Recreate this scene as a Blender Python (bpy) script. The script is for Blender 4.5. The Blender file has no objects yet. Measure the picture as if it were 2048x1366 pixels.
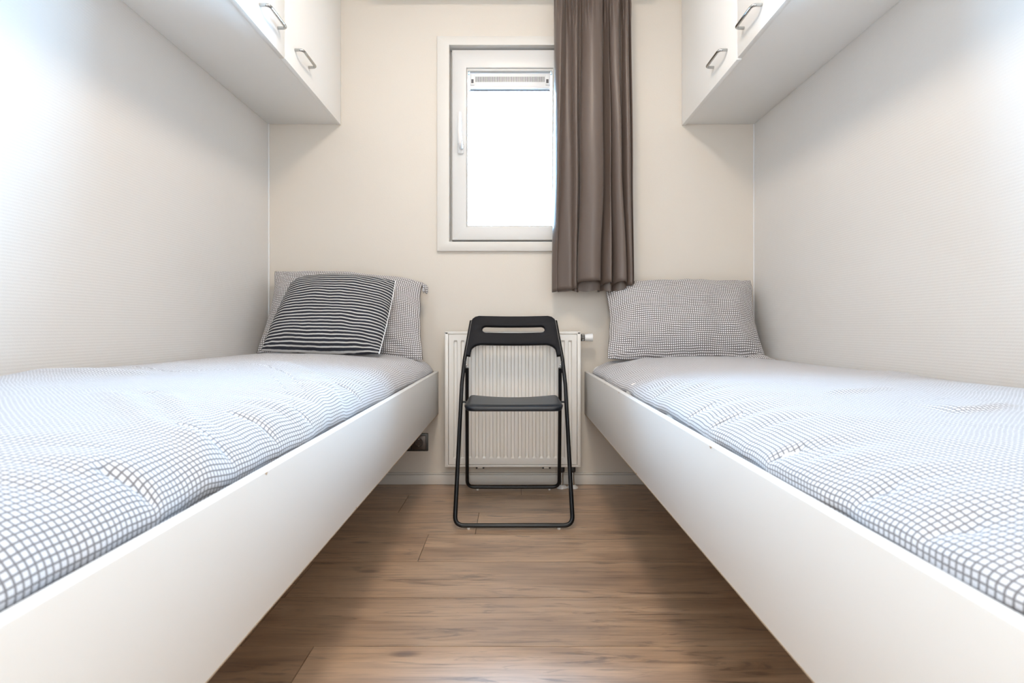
import bpy, bmesh, math, random
from mathutils import Vector, Matrix, noise

random.seed(7)
scene = bpy.context.scene
COL = scene.collection
R = math.radians

# ------------------------------------------------------------------ camera
CAM_D, CAM_H, FPX = 2.447, 0.732, 1040.0          # distance to back wall, height, focal length in px of 2048
VPX, VPY = 1024.0, 657.0
cd = bpy.data.cameras.new('camera'); cam = bpy.data.objects.new('camera', cd); COL.objects.link(cam)
cam.location = (0, -CAM_D, CAM_H); cam.rotation_euler = (R(90), 0, 0)
cd.sensor_width = 36; cd.lens = FPX / 2048 * 36
cd.shift_y = -(683 - VPY) / 2048
cd.clip_start = 0.02
cd.dof.use_dof = True; cd.dof.focus_distance = 2.15; cd.dof.aperture_fstop = 6.3
scene.camera = cam

# ------------------------------------------------------------------ world, daylight
w = bpy.data.worlds.new('overcast_sky'); scene.world = w; w.use_nodes = True
bg = w.node_tree.nodes['Background']
bg.inputs[0].default_value = (0.39, 0.68, 1.0, 1); bg.inputs[1].default_value = 98.0
pl = bpy.data.lights.new('window_portal', 'AREA'); pl.shape = 'RECTANGLE'; pl.size = 0.56; pl.size_y = 0.9
pl.cycles.is_portal = True
po = bpy.data.objects.new('window_portal', pl); COL.objects.link(po)
po.location = (-0.01, 0.14, 1.6); po.rotation_euler = (R(-90), 0, 0)
# added fill light at the unseen door behind the camera, brightens the room
al = bpy.data.lights.new('added_fill_light', 'AREA'); al.shape = 'RECTANGLE'; al.size = 0.62; al.size_y = 1.66
al.energy = 24.0; al.color = (1.0, 0.95, 0.87)
ao = bpy.data.objects.new('added_fill_light', al); COL.objects.link(ao)
ao.location = (0, -3.255, 1.09); ao.rotation_euler = (R(90), 0, 0)
LAMP_STRENGTH = 40.0
LAMP_Y = -1.25
LAMP_COLOR = (1.0, 0.83, 0.66)

vs = scene.view_settings
vs.view_transform = 'Standard'; vs.look = 'None'; vs.gamma = 1.0; vs.exposure = 0.15; vs.use_curve_mapping = False
scene.cycles.max_bounces = 7; scene.cycles.diffuse_bounces = 5; scene.cycles.glossy_bounces = 2
scene.cycles.transparent_max_bounces = 12
scene.cycles.caustics_reflective = False; scene.cycles.caustics_refractive = False
scene.cycles.sample_clamp_indirect = 12.0
scene.cycles.use_light_tree = False

# ------------------------------------------------------------------ helpers
def px(x, y, d):
    """photo pixel + distance from the camera -> point in the room"""
    return Vector(((x - VPX) * d / FPX, d - CAM_D, CAM_H - (y - VPY) * d / FPX))

def new_mat(name, color=(.8, .8, .8), rough=.5, metal=0., spec=.5):
    m = bpy.data.materials.new(name); m.use_nodes = True
    b = m.node_tree.nodes['Principled BSDF']
    b.inputs['Base Color'].default_value = (*color, 1); b.inputs['Roughness'].default_value = rough
    b.inputs['Metallic'].default_value = metal; b.inputs['Specular IOR Level'].default_value = spec
    return m, m.node_tree.nodes, m.node_tree.links, b

def N(nodes, kind, **kw):
    n = nodes.new(kind)
    for k, v in kw.items():
        if k.startswith('i_'):
            n.inputs[k[2:].replace('_', ' ')].default_value = v
        else:
            setattr(n, k, v)
    return n

ORIG = {}
def root(name, loc, label=None, cat=None, group=None, kind=None):
    o = bpy.data.objects.new(name, None); COL.objects.link(o); o.location = loc
    o.empty_display_size = .05
    ORIG[o.name] = Vector(loc)
    tag(o, label, cat, group, kind)
    return o

def tag(o, label=None, cat=None, group=None, kind=None):
    if label: o['label'] = label
    if cat: o['category'] = cat
    if group: o['group'] = group
    if kind: o['kind'] = kind
    return o

def link_mesh(name, me, mat, parent=None):
    o = bpy.data.objects.new(name, me); COL.objects.link(o)
    if mat: me.materials.append(mat)
    off = Vector((0, 0, 0))
    if parent:
        off = ORIG[parent.name]; o.parent = parent
        ORIG[o.name] = off
    else:
        ORIG[o.name] = Vector((0, 0, 0))
    if off.length > 0:
        me.transform(Matrix.Translation(-off))
    return o

def base_origin(o):
    """put the origin of a one-mesh thing at the middle of its base"""
    me = o.data
    xs = [v.co.x for v in me.vertices]; ys = [v.co.y for v in me.vertices]; zs = [v.co.z for v in me.vertices]
    c = Vector(((min(xs) + max(xs)) / 2, (min(ys) + max(ys)) / 2, min(zs)))
    me.transform(Matrix.Translation(-c)); o.location = c; ORIG[o.name] = c
    return o

def mesh_from(name, verts, faces, mat, parent=None, smooth=True, uvs=None):
    me = bpy.data.meshes.new(name); me.from_pydata([tuple(v) for v in verts], [], faces); me.update()
    if uvs is not None:
        ul = me.uv_layers.new(name='UVMap')
        for lp in me.loops:
            ul.data[lp.index].uv = uvs[lp.vertex_index]
    if smooth:
        me.shade_smooth()
    return link_mesh(name, me, mat, parent)

def from_bm(name, bm, mat, parent=None, smooth=False, angle=None):
    bmesh.ops.recalc_face_normals(bm, faces=bm.faces)
    me = bpy.data.meshes.new(name); bm.to_mesh(me); bm.free()
    if smooth:
        me.shade_smooth()
        if angle:
            me.set_sharp_from_angle(angle=R(angle))
    return link_mesh(name, me, mat, parent)

def add_box(bm, x0, x1, y0, y1, z0, z1, bevel=0., seg=2):
    r = bmesh.ops.create_cube(bm, size=1)
    vv = r['verts']
    for v in vv:
        v.co = Vector(((x0 + x1) / 2 + v.co.x * (x1 - x0), (y0 + y1) / 2 + v.co.y * (y1 - y0), (z0 + z1) / 2 + v.co.z * (z1 - z0)))
    if bevel > 0:
        ed = list({e for v in vv for e in v.link_edges})
        bmesh.ops.bevel(bm, geom=ed, offset=bevel, segments=seg, profile=.5, affect='EDGES')

def box(name, x0, x1, y0, y1, z0, z1, mat, parent=None, bevel=0., seg=2):
    bm = bmesh.new(); add_box(bm, x0, x1, y0, y1, z0, z1, bevel, seg)
    return from_bm(name, bm, mat, parent, smooth=bevel > 0, angle=40)

def add_tube(bm, pts, r, n=14, cap=True):
    pts = [Vector(p) for p in pts]
    rings = []
    t0 = (pts[1] - pts[0]).normalized()
    up = Vector((0, 0, 1)) if abs(t0.z) < .9 else Vector((0, 1, 0))
    a = t0.cross(up).normalized(); prev = t0
    for i, p in enumerate(pts):
        if i == 0: t = t0
        elif i == len(pts) - 1: t = (pts[i] - pts[i - 1]).normalized()
        else: t = ((pts[i] - pts[i - 1]).normalized() + (pts[i + 1] - pts[i]).normalized()).normalized()
        q = prev.rotation_difference(t); a = (q @ a).normalized(); prev = t
        b = t.cross(a)
        rr = r[i] if isinstance(r, (list, tuple)) else r
        rings.append([bm.verts.new(p + (a * math.cos(2 * math.pi * k / n) + b * math.sin(2 * math.pi * k / n)) * rr) for k in range(n)])
    for i in range(len(rings) - 1):
        for k in range(n):
            bm.faces.new((rings[i][k], rings[i][(k + 1) % n], rings[i + 1][(k + 1) % n], rings[i + 1][k]))
    if cap:
        bm.faces.new(rings[0]); bm.faces.new(rings[-1])

def tube(name, pts, r, mat, parent=None, n=14):
    bm = bmesh.new(); add_tube(bm, pts, r, n)
    return from_bm(name, bm, mat, parent, smooth=True, angle=50)

def lathe(name, prof, mat, parent, origin, axis='Z', n=28):
    """prof: list of (radius, height) along the axis"""
    bm = bmesh.new(); rings = []
    for r, h in prof:
        ring = []
        for k in range(n):
            a = 2 * math.pi * k / n
            p = Vector((r * math.cos(a), r * math.sin(a), h))
            if axis == 'X': p = Vector((h, r * math.cos(a), r * math.sin(a)))
            if axis == 'Y': p = Vector((r * math.cos(a), h, r * math.sin(a)))
            ring.append(bm.verts.new(p + Vector(origin)))
        rings.append(ring)
    for i in range(len(rings) - 1):
        for k in range(n):
            bm.faces.new((rings[i][k], rings[i][(k + 1) % n], rings[i + 1][(k + 1) % n], rings[i + 1][k]))
    bm.faces.new(rings[0]); bm.faces.new(rings[-1])
    return from_bm(name, bm, mat, parent, smooth=True, angle=40)

def arc_path(pts, rad, seg=8):
    """polyline with rounded inner corners"""
    pts = [Vector(p) for p in pts]; out = [pts[0]]
    for i in range(1, len(pts) - 1):
        a, b, c = pts[i - 1], pts[i], pts[i + 1]
        u = (a - b).normalized(); v = (c - b).normalized()
        ang = u.angle(v); L = min(rad / math.tan(ang / 2), (a - b).length * .49, (c - b).length * .49)
        p0 = b + u * L; p1 = b + v * L
        for k in range(seg + 1):
            t = k / seg
            out.append(p0 * (1 - t) ** 2 + b * 2 * t * (1 - t) + p1 * t ** 2)
    out.append(pts[-1])
    return out

def catmull(P, sub):
    out = []
    n = len(P)
    for i in range(n - 1):
        p0, p1, p2, p3 = P[max(i - 1, 0)], P[i], P[i + 1], P[min(i + 2, n - 1)]
        for k in range(sub):
            t = k / sub
            out.append(tuple(.5 * ((2 * b) + (-a + c) * t + (2 * a - 5 * b + 4 * c - d) * t * t + (-a + 3 * b - 3 * c + d) * t ** 3)
                             for a, b, c, d in zip(p0, p1, p2, p3)))
    out.append(tuple(P[-1]))
    return out

def nz(x, y, z=0.):
    return noise.noise(Vector((x, y, z)))

def smooth01(t):
    t = max(0., min(1., t)); return t * t * (3 - 2 * t)

# ------------------------------------------------------------------ materials
def wall_mat(name, color, weave, rough=.75, bump=.25):
    m, nd, lk, b = new_mat(name, color, rough, 0, .3)
    if bump < .05: nd_plain = True
    else: nd_plain = False
    tc = N(nd, 'ShaderNodeTexCoord')
    if weave:
        # woven glass-fibre wallpaper: fine horizontal ribs broken by a cross weave
        mp = N(nd, 'ShaderNodeMapping'); mp.inputs['Scale'].default_value = (260, 260, 520)
        lk.new(tc.outputs['Object'], mp.inputs[0])
        nt = N(nd, 'ShaderNodeTexNoise'); nt.inputs['Scale'].default_value = 1; nt.inputs['Detail'].default_value = 1
        lk.new(mp.outputs[0], nt.inputs['Vector'])
        wv = N(nd, 'ShaderNodeTexWave', wave_type='BANDS', bands_direction='Z')
        wv.inputs['Scale'].default_value = 40; wv.inputs['Distortion'].default_value = 1.5
        wv.inputs['Detail'].default_value = 2; wv.inputs['Detail Scale'].default_value = 6
        lk.new(tc.outputs['Object'], wv.inputs['Vector'])
        ad = N(nd, 'ShaderNodeMath', operation='ADD'); lk.new(nt.outputs[0], ad.inputs[0]); lk.new(wv.outputs['Fac'], ad.inputs[1])
        h = ad.outputs[0]
    else:
        nt = N(nd, 'ShaderNodeTexNoise'); nt.inputs['Scale'].default_value = 160; nt.inputs['Detail'].default_value = 3
        lk.new(tc.outputs['Object'], nt.inputs['Vector']); h = nt.outputs[0]
    bp = N(nd, 'ShaderNodeBump'); bp.inputs['Strength'].default_value = bump; bp.inputs['Distance'].default_value = .0012
    lk.new(h, bp.inputs['Height']); lk.new(bp.outputs[0], b.inputs['Normal'])
    if nd_plain: return m
    # faint unevenness of the paint
    n2 = N(nd, 'ShaderNodeTexNoise'); n2.inputs['Scale'].default_value = 3; n2.inputs['Detail'].default_value = 4
    lk.new(tc.outputs['Object'], n2.inputs['Vector'])
    mx = N(nd, 'ShaderNodeMix', data_type='RGBA'); mx.inputs[6].default_value = (*[c * .975 for c in color], 1); mx.inputs[7].default_value = (*color, 1)
    lk.new(n2.outputs[0], mx.inputs[0]); lk.new(mx.outputs[2], b.inputs['Base Color'])
    return m

M = {}
M['wall_back'] = wall_mat('painted_wall_cream', (.66, .61, .545), False)
M['wall_side'] = wall_mat('woven_wallpaper', (.715, .70, .68), True, .75, .16)
M['ceiling'] = wall_mat('ceiling_paint', (.86, .85, .83), False)
M['trim'] = wall_mat('white_trim', (.66, .635, .595), False, .45, .04)
M['upvc'] = new_mat('white_upvc', (.64, .63, .615), .32, 0, .35)[0]
M['white_board'] = wall_mat('white_melamine', (.72, .715, .705), False, .38, .03)
M['cabinet_white'] = wall_mat('cabinet_melamine', (.88, .88, .865), False, .34, .02)
M['chrome'] = new_mat('brushed_steel', (.46, .46, .45), .2, 1.)[0]
M['black_metal'] = new_mat('black_powder_coat', (.004, .0045, .006), .3, 0, .35)[0]
m, nd, lk, b = new_mat('black_plastic', (.0035, .0042, .0075), .46, 0, .12)
tc = N(nd, 'ShaderNodeTexCoord'); nt = N(nd, 'ShaderNodeTexNoise'); nt.inputs['Scale'].default_value = 900
bp = N(nd, 'ShaderNodeBump'); bp.inputs['Strength'].default_value = .12; bp.inputs['Distance'].default_value = .0005
lk.new(tc.outputs['Object'], nt.inputs['Vector']); lk.new(nt.outputs[0], bp.inputs['Height']); lk.new(bp.outputs[0], b.inputs['Normal'])
M['black_plastic'] = m
m, nd, lk, b = new_mat('glossy_seat_plastic', (.006, .0105, .018), .36, 0, .45)
M['seat_plastic'] = m
M['foot_plastic'] = new_mat('clear_foot_plastic', (.55, .53, .50), .4)[0]
M['radiator'] = new_mat('radiator_enamel', (.74, .72, .685), .3)[0]
M['white_plastic'] = new_mat('white_plastic', (.76, .76, .76), .3)[0]
M['dark_rubber'] = new_mat('dark_rubber', (.02, .02, .022), .5)[0]
M['socket'] = new_mat('bronze_socket_plastic', (.075, .055, .045), .3, .25)[0]
M['socket_dark'] = new_mat('socket_dark', (.012, .01, .009), .35)[0]
M['gasket'] = new_mat('grey_gasket', (.10, .10, .11), .6)[0]
M['chip'] = new_mat('raw_chipboard', (.42, .30, .19), .9)[0]
M['mattress'] = new_mat('mattress_ticking', (.82, .80, .77), .9)[0]
M['piping'] = new_mat('white_piping', (.82, .83, .86), .8)[0]
M['slat'] = new_mat('pine_slat', (.55, .40, .24), .6)[0]

# glass: clear, with a faint reflection
m, nd, lk, b = new_mat('window_glass')
nd.remove(b); out = nd['Material Output']
tr = N(nd, 'ShaderNodeBsdfTransparent'); gl = N(nd, 'ShaderNodeBsdfGlossy'); gl.inputs['Roughness'].default_value = .02
fr = N(nd, 'ShaderNodeFresnel'); fr.inputs[0].default_value = 1.45
mx = N(nd, 'ShaderNodeMixShader'); lk.new(fr.outputs[0], mx.inputs[0]); lk.new(tr.outputs[0], mx.inputs[1]); lk.new(gl.outputs[0], mx.inputs[2])
lk.new(mx.outputs[0], out.inputs[0]); M['glass'] = m

# laminate floor
m, nd, lk, b = new_mat('oak_laminate', (.25, .15, .09), .36, 0, .9)
b.inputs['Coat Weight'].default_value = 1.0; b.inputs['Coat Roughness'].default_value = .45; b.inputs['Coat IOR'].default_value = 2.2
tc = N(nd, 'ShaderNodeTexCoord'); oi = N(nd, 'ShaderNodeObjectInfo')
sc_ = N(nd, 'ShaderNodeVectorMath', operation='SCALE'); sc_.inputs['Scale'].default_value = 37.0
cmb = N(nd, 'ShaderNodeCombineXYZ'); lk.new(oi.outputs['Random'], cmb.inputs[0]); lk.new(oi.outputs['Random'], cmb.inputs[1]); lk.new(oi.outputs['Random'], cmb.inputs[2])
lk.new(cmb.outputs[0], sc_.inputs[0])
addv = N(nd, 'ShaderNodeVectorMath', operation='ADD'); lk.new(tc.outputs['Object'], addv.inputs[0]); lk.new(sc_.outputs[0], addv.inputs[1])
def noise_at(scale, det, dist=0., rough=.55):
    mp = N(nd, 'ShaderNodeMapping'); mp.inputs['Scale'].default_value = scale; lk.new(addv.outputs[0], mp.inputs[0])
    n = N(nd, 'ShaderNodeTexNoise'); n.inputs['Scale'].default_value = 1; n.inputs['Detail'].default_value = det
    n.inputs['Distortion'].default_value = dist; n.inputs['Roughness'].default_value = rough
    lk.new(mp.outputs[0], n.inputs['Vector']); return n
def ramp(src, stops):
    r = N(nd, 'ShaderNodeValToRGB'); e = r.color_ramp.elements
    while len(e) < len(stops): e.new(.5)
    for k, (p, c) in enumerate(stops): e[k].position = p; e[k].color = (*c, 1)
    lk.new(src, r.inputs[0]); return r
broad = noise_at((1.6, 9, 1), 4, 1.2)
fine = noise_at((5, 130, 1), 5, .4, .65)
base = ramp(broad.outputs[0], [(.22, (.23, .128, .066)), (.42, (.41, .255, .146)), (.58, (.54, .352, .21)), (.78, (.64, .44, .28))])
fr_ = ramp(fine.outputs[0], [(.28, (.42, .38, .35)), (.52, (.95, .95, .95)), (.75, (1.0, 1.0, 1.0))])
mul = N(nd, 'ShaderNodeMix', data_type='RGBA', blend_type='MULTIPLY'); mul.inputs[0].default_value = .8
lk.new(base.outputs[0], mul.inputs[6]); lk.new(fr_.outputs[0], mul.inputs[7])
streak = noise_at((3.4, 30, 1), 4, 1.8, .65)
st = ramp(streak.outputs[0], [(.56, (1, 1, 1)), (.64, (.55, .52, .50)), (.76, (.24, .22, .22))])
mul2 = N(nd, 'ShaderNodeMix', data_type='RGBA', blend_type='MULTIPLY'); mul2.inputs[0].default_value = .9
lk.new(mul.outputs[2], mul2.inputs[6]); lk.new(st.outputs[0], mul2.inputs[7])
# small knots
mpk = N(nd, 'ShaderNodeMapping'); mpk.inputs['Scale'].default_value = (2.2, 6.5, 1); lk.new(addv.outputs[0], mpk.inputs[0])
vo = N(nd, 'ShaderNodeTexVoronoi'); vo.inputs['Scale'].default_value = 1.1; lk.new(mpk.outputs[0], vo.inputs['Vector'])
kn = ramp(vo.outputs['Distance'], [(.0, (.22, .18, .16)), (.045, (.35, .28, .25)), (.10, (1, 1, 1))])
mul3 = N(nd, 'ShaderNodeMix', data_type='RGBA', blend_type='MULTIPLY'); mul3.inputs[0].default_value = .8
lk.new(mul2.outputs[2], mul3.inputs[6]); lk.new(kn.outputs[0], mul3.inputs[7])
hsv = N(nd, 'ShaderNodeHueSaturation')
mr = N(nd, 'ShaderNodeMapRange'); mr.inputs[3].default_value = .90; mr.inputs[4].default_value = 1.12
lk.new(oi.outputs['Random'], mr.inputs[0]); lk.new(mr.outputs[0], hsv.inputs['Value']); lk.new(mul3.outputs[2], hsv.inputs['Color'])
lk.new(hsv.outputs[0], b.inputs['Base Color'])
rr = ramp(fine.outputs[0], [(.3, (.56,) * 3), (.7, (.46,) * 3)]); lk.new(rr.outputs[0], b.inputs['Roughness'])
bp = N(nd, 'ShaderNodeBump'); bp.inputs['Strength'].default_value = .10; bp.inputs['Distance'].default_value = .001
lk.new(fine.outputs[0], bp.inputs['Height']); lk.new(bp.outputs[0], b.inputs['Normal'])
M['laminate'] = m
M['subfloor'] = new_mat('dark_subfloor', (.06, .035, .02), .8)[0]

def fabric_bump(nd, lk, b, tc_out, scale=700, strength=.25):
    nt = N(nd, 'ShaderNodeTexNoise'); nt.inputs['Scale'].default_value = scale; nt.inputs['Detail'].default_value = 2
    lk.new(tc_out, nt.inputs['Vector'])
    bp = N(nd, 'ShaderNodeBump'); bp.inputs['Strength'].default_value = strength; bp.inputs['Distance'].default_value = .0006
    lk.new(nt.outputs[0], bp.inputs['Height']); lk.new(bp.outputs[0], b.inputs['Normal'])

def check_mat(name, pitch, lw, cell, line, warp=.0012):
    m, nd, lk, b = new_mat(name, cell, .85, 0, .2)
    b.inputs['Sheen Weight'].default_value = .15
    uv = N(nd, 'ShaderNodeUVMap')
    # the woven lines wander a little
    nt = N(nd, 'ShaderNodeTexNoise'); nt.inputs['Scale'].default_value = 14; nt.inputs['Detail'].default_value = 2
    lk.new(uv.outputs[0], nt.inputs['Vector'])
    sb = N(nd, 'ShaderNodeVectorMath', operation='SUBTRACT'); sb.inputs[1].default_value = (.5, .5, .5); lk.new(nt.outputs['Color'], sb.inputs[0])
    sc2 = N(nd, 'ShaderNodeVectorMath', operation='SCALE'); sc2.inputs['Scale'].default_value = warp * 6; lk.new(sb.outputs[0], sc2.inputs[0])
    ad = N(nd, 'ShaderNodeVectorMath', operation='ADD'); lk.new(uv.outputs[0], ad.inputs[0]); lk.new(sc2.outputs[0], ad.inputs[1])
    sx = N(nd, 'ShaderNodeSeparateXYZ'); lk.new(ad.outputs[0], sx.inputs[0])
    masks = []
    for k in (0, 1):
        pp = N(nd, 'ShaderNodeMath', operation='PINGPONG'); pp.inputs[1].default_value = pitch / 2; lk.new(sx.outputs[k], pp.inputs[0])
        mr = N(nd, 'ShaderNodeMapRange'); mr.clamp = True
        mr.inputs[1].default_value = pitch * lw * .5 * .7; mr.inputs[2].default_value = pitch * lw * .5 * 1.3
        mr.inputs[3].default_value = 1; mr.inputs[4].default_value = 0
        lk.new(pp.outputs[0], mr.inputs[0]); masks.append(mr.outputs[0])
    mxm = N(nd, 'ShaderNodeMath', operation='MAXIMUM'); lk.new(masks[0], mxm.inputs[0]); lk.new(masks[1], mxm.inputs[1])
    mx = N(nd, 'ShaderNodeMix', data_type='RGBA'); mx.inputs[6].default_value = (*cell, 1); mx.inputs[7].default_value = (*line, 1)
    lk.new(mxm.outputs[0], mx.inputs[0]); lk.new(mx.outputs[2], b.inputs['Base Color'])
    fabric_bump(nd, lk, b, uv.outputs[0])
    return m
M['check'] = check_mat('grey_check_cotton', .0070, .27, (.66, .66, .69), (.19, .18, .185))
M['check_pillow'] = check_mat('grey_check_pillowcase', .0084, .36, (.76, .75, .76), (.125, .112, .112))

m, nd, lk, b = new_mat('striped_cotton', (.5, .5, .5), .9, 0, .15)
uv = N(nd, 'ShaderNodeUVMap'); sx = N(nd, 'ShaderNodeSeparateXYZ')
nt = N(nd, 'ShaderNodeTexNoise'); nt.inputs['Scale'].default_value = 16; nt.inputs['Detail'].default_value = 3; lk.new(uv.outputs[0], nt.inputs['Vector'])
lk.new(uv.outputs[0], sx.inputs[0])
ma = N(nd, 'ShaderNodeMath', operation='MULTIPLY_ADD'); ma.inputs[1].default_value = .006; lk.new(nt.outputs[0], ma.inputs[0]); lk.new(sx.outputs[1], ma.inputs[2])
pp = N(nd, 'ShaderNodeMath', operation='PINGPONG'); pp.inputs[1].default_value = .0066; lk.new(ma.outputs[0], pp.inputs[0])
mr = N(nd, 'ShaderNodeMapRange'); mr.inputs[1].default_value = .0036; mr.inputs[2].default_value = .0047; lk.new(pp.outputs[0], mr.inputs[0])
mx = N(nd, 'ShaderNodeMix', data_type='RGBA'); mx.inputs[6].default_value = (.030, .032, .042, 1); mx.inputs[7].default_value = (.54, .53, .52, 1)
lk.new(mr.outputs[0], mx.inputs[0]); lk.new(mx.outputs[2], b.inputs['Base Color'])
mp = N(nd, 'ShaderNodeMapping'); mp.inputs['Scale'].default_value = (420, 150, 1); lk.new(uv.outputs[0], mp.inputs[0])
n3 = N(nd, 'ShaderNodeTexNoise'); n3.inputs['Scale'].default_value = 1; lk.new(mp.outputs[0], n3.inputs['Vector'])
ad = N(nd, 'ShaderNodeMath', operation='MULTIPLY_ADD'); ad.inputs[1].default_value = .7; lk.new(n3.outputs[0], ad.inputs[0]); lk.new(mr.outputs[0], ad.inputs[2])
bp = N(nd, 'ShaderNodeBump'); bp.inputs['Strength'].default_value = .8; bp.inputs['Distance'].default_value = .002
lk.new(ad.outputs[0], bp.inputs['Height']); lk.new(bp.outputs[0], b.inputs['Normal'])
M['stripe'] = m

m, nd, lk, b = new_mat('taupe_satin', (.112, .083, .068), .42, 0, .45)
b.inputs['Sheen Weight'].default_value = .12; b.inputs['Sheen Roughness'].default_value = .4
uv = N(nd, 'ShaderNodeUVMap'); fabric_bump(nd, lk, b, uv.outputs[0], 900, .12)
M['curtain'] = m

# ------------------------------------------------------------------ the room
XL, XR, YB, YF, ZC = -1.146, 1.139, 0.0, -3.30, 2.42
floor = box('floor', XL - .1, XR + .1, YF - .1, YB + .15, -.10, -.009, M['subfloor']); tag(floor, 'brown oak laminate floor', None, None, 'structure')
ceil_ = box('ceiling', XL - .1, XR + .1, YF - .1, YB + .15, ZC, ZC + .1, M['ceiling']); tag(ceil_, kind='structure')
wl = box('wall_left', XL - .1, XL, YF - .1, YB + .15, -.10, ZC, M['wall_side']); tag(wl, kind='structure')
wr = box('wall_right', XR, XR + .1, YF - .1, YB + .15, -.10, ZC, M['wall_side']); tag(wr, kind='structure')
wf = box('wall_front', XL, XR, YF - .1, YF, -.10, ZC, M['wall_side']); tag(wf, kind='structure')
# back wall with the window opening
HX0, HX1, HZ0, HZ1 = -.305, .286, 1.128, 2.070
bm = bmesh.new()
for a in ((XL, HX0, -.10, ZC), (HX1, XR, -.10, ZC), (HX0, HX1, -.10, HZ0), (HX0, HX1, HZ1, ZC)):
    add_box(bm, a[0], a[1], YB, YB + .13, a[2], a[3])
wb = from_bm('wall_back', bm, M['wall_back']); tag(wb, kind='structure')

# laminate planks, each a piece of the floor, laid across the room
PW = .2175
rows = []
y1 = -CAM_D + 2.285
k = 0
first = {0: .042, 1: -.4526, 2: -.131, 3: -.2966, 4: -.62, 5: .665, 6: -.4565}
edges = [0.0] + [y1 - PW * i for i in range(15)] + [YF]
edges = [e for e in edges if e >= YF - 1e-6]
PL = 1.29
for i in range(len(edges) - 1):
    yb, ya = edges[i], edges[i + 1]
    if yb - ya < .01: continue
    j = first.get(i, random.uniform(-.6, .6))
    cuts = [XL]; x = j - PL
    while x < XR - .02:
        if x > XL + .02: cuts.append(x)
        x += PL
    cuts.append(XR)
    for c in range(len(cuts) - 1):
        bm = bmesh.new(); g = .0010
        L = cuts[c + 1] - cuts[c]
        add_box(bm, -L / 2 + g, L / 2 - g, -(yb - ya) / 2 + g, (yb - ya) / 2 - g, -.009, 0)
        p = from_bm('plank', bm, M['laminate'], None)
        p.location = ((cuts[c] + cuts[c + 1]) / 2, (yb + ya) / 2, 0)
        p.parent = floor

# skirting boards
def skirting(name, x0, x1, y0, y1, inward):
    bm = bmesh.new(); add_box(bm, x0, x1, y0, y1, .0005, .047, .003, 2)
    ax, ay = inward
    add_box(bm, x0, x1, y0, y1 , .0485, .0555, .002, 2)
    o = from_bm(name, bm, M['trim'], None, True, 40); tag(o, kind='structure'); return o
skirting('baseboard_back', XL, XR, -.013, 0, (0, -1))
skirting('baseboard_left', XL, XL + .013, YF, -.014, (1, 0))
skirting('baseboard_right', XR - .013, XR, YF, -.014, (-1, 0))
t1 = box('trim_1', XL, XL + .007, -.007, 0, .056, ZC, M['white_plastic'], None, .002); tag(t1, kind='structure')
t2 = box('trim_2', XR - .005, XR, -.005, 0, .056, ZC, M['white_plastic'], None, .0015); tag(t2, kind='structure')

# unseen door behind the camera, its glazing added to carry the fill light
d1 = root('door_1', (0, YF, 0), None, None, None, 'structure')
for a in ((-.42, -.32, .006, 2.06), (.32, .42, .006, 2.06), (-.32, .32, .006, .25), (-.32, .32, 1.93, 2.06)):
    box('door_rail', a[0], a[1], YF + .002, YF + .035, a[2], a[3], M['cabinet_white'], d1, .002)
box('added_door_pane', -.32, .32, YF + .014, YF + .020, .25, 1.93, M['glass'], d1)
for a in ((-.49, -.425, .0, 2.13), (.425, .49, .0, 2.13), (-.425, .425, 2.065, 2.13)):
    box('door_casing', a[0], a[1], YF + .001, YF + .05, a[2], a[3], M['trim'], d1, .004)
tube('door_handle', arc_path([(.38, YF + .036, 1.04), (.38, YF + .075, 1.04), (.33, YF + .075, 1.04)], .012), .009, M['chrome'], d1)

# ------------------------------------------------------------------ window
win = root('window_1', (-.01, 0, 1.09), None, None, None, 'structure')
CX0, CX1, CZ0, CZ1 = -.351, .332, 1.094, 2.101      # casing outside
IX0, IX1, IZ0, IZ1 = -.294, .275, 1.139, 2.059      # casing inside
def frame4(name, o, i, y0, y1, mat, parent, bev=.004, mitre=True):
    """four mitred bars between outer rect o and inner rect i"""
    (ox0, ox1, oz0, oz1), (ix0, ix1, iz0, iz1) = o, i
    quads = [((ox0, oz0), (ix0, iz0), (ix0, iz1), (ox0, oz1)), ((ox1, oz0), (ox1, oz1), (ix1, iz1), (ix1, iz0)),
             ((ox0, oz0), (ox1, oz0), (ix1, iz0), (ix0, iz0)), ((ox0, oz1), (ix0, iz1), (ix1, iz1), (ox1, oz1))]
    for q in quads:
        bm = bmesh.new()
        f = [bm.verts.new((x, y0, z)) for x, z in q]; bk = [bm.verts.new((x, y1, z)) for x, z in q]
        bm.faces.new(f); bm.faces.new(bk[::-1])
        for k in range(4): bm.faces.new((f[k], bk[k], bk[(k + 1) % 4], f[(k + 1) % 4]))
        ed = [e for e in bm.edges if abs(e.verts[0].co.y - y0) < 1e-6 and abs(e.verts[1].co.y - y0) < 1e-6]
        # only round the long edges
        ed = sorted(ed, key=lambda e: -e.calc_length())[:2]
        bmesh.ops.bevel(bm, geom=ed, offset=bev, segments=2, profile=.5, affect='EDGES')
        from_bm(name, bm, mat, parent, True, 40)
frame4('casing', (CX0, CX1, CZ0, CZ1), (IX0, IX1, IZ0, IZ1), -.014, .0, M['trim'], win, .003)
frame4('reveal', (HX0, HX1, HZ0, HZ1), (IX0 - .001, IX1 + .001, IZ0 - .001, IZ1 + .001), .0005, .05, M['upvc'], win, .001)
frame4('window_frame', (HX0, HX1, HZ0, HZ1), (-.272, .253, 1.165, 2.040), .051, .115, M['upvc'], win, .003)
SX0, SX1, SZ0, SZ1 = -.2846, .2657, 1.151, 2.051    # sash outside
GX0, GX1, GZ0, GZ1 = -.209, .190, 1.221, 1.955      # sash inside
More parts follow.
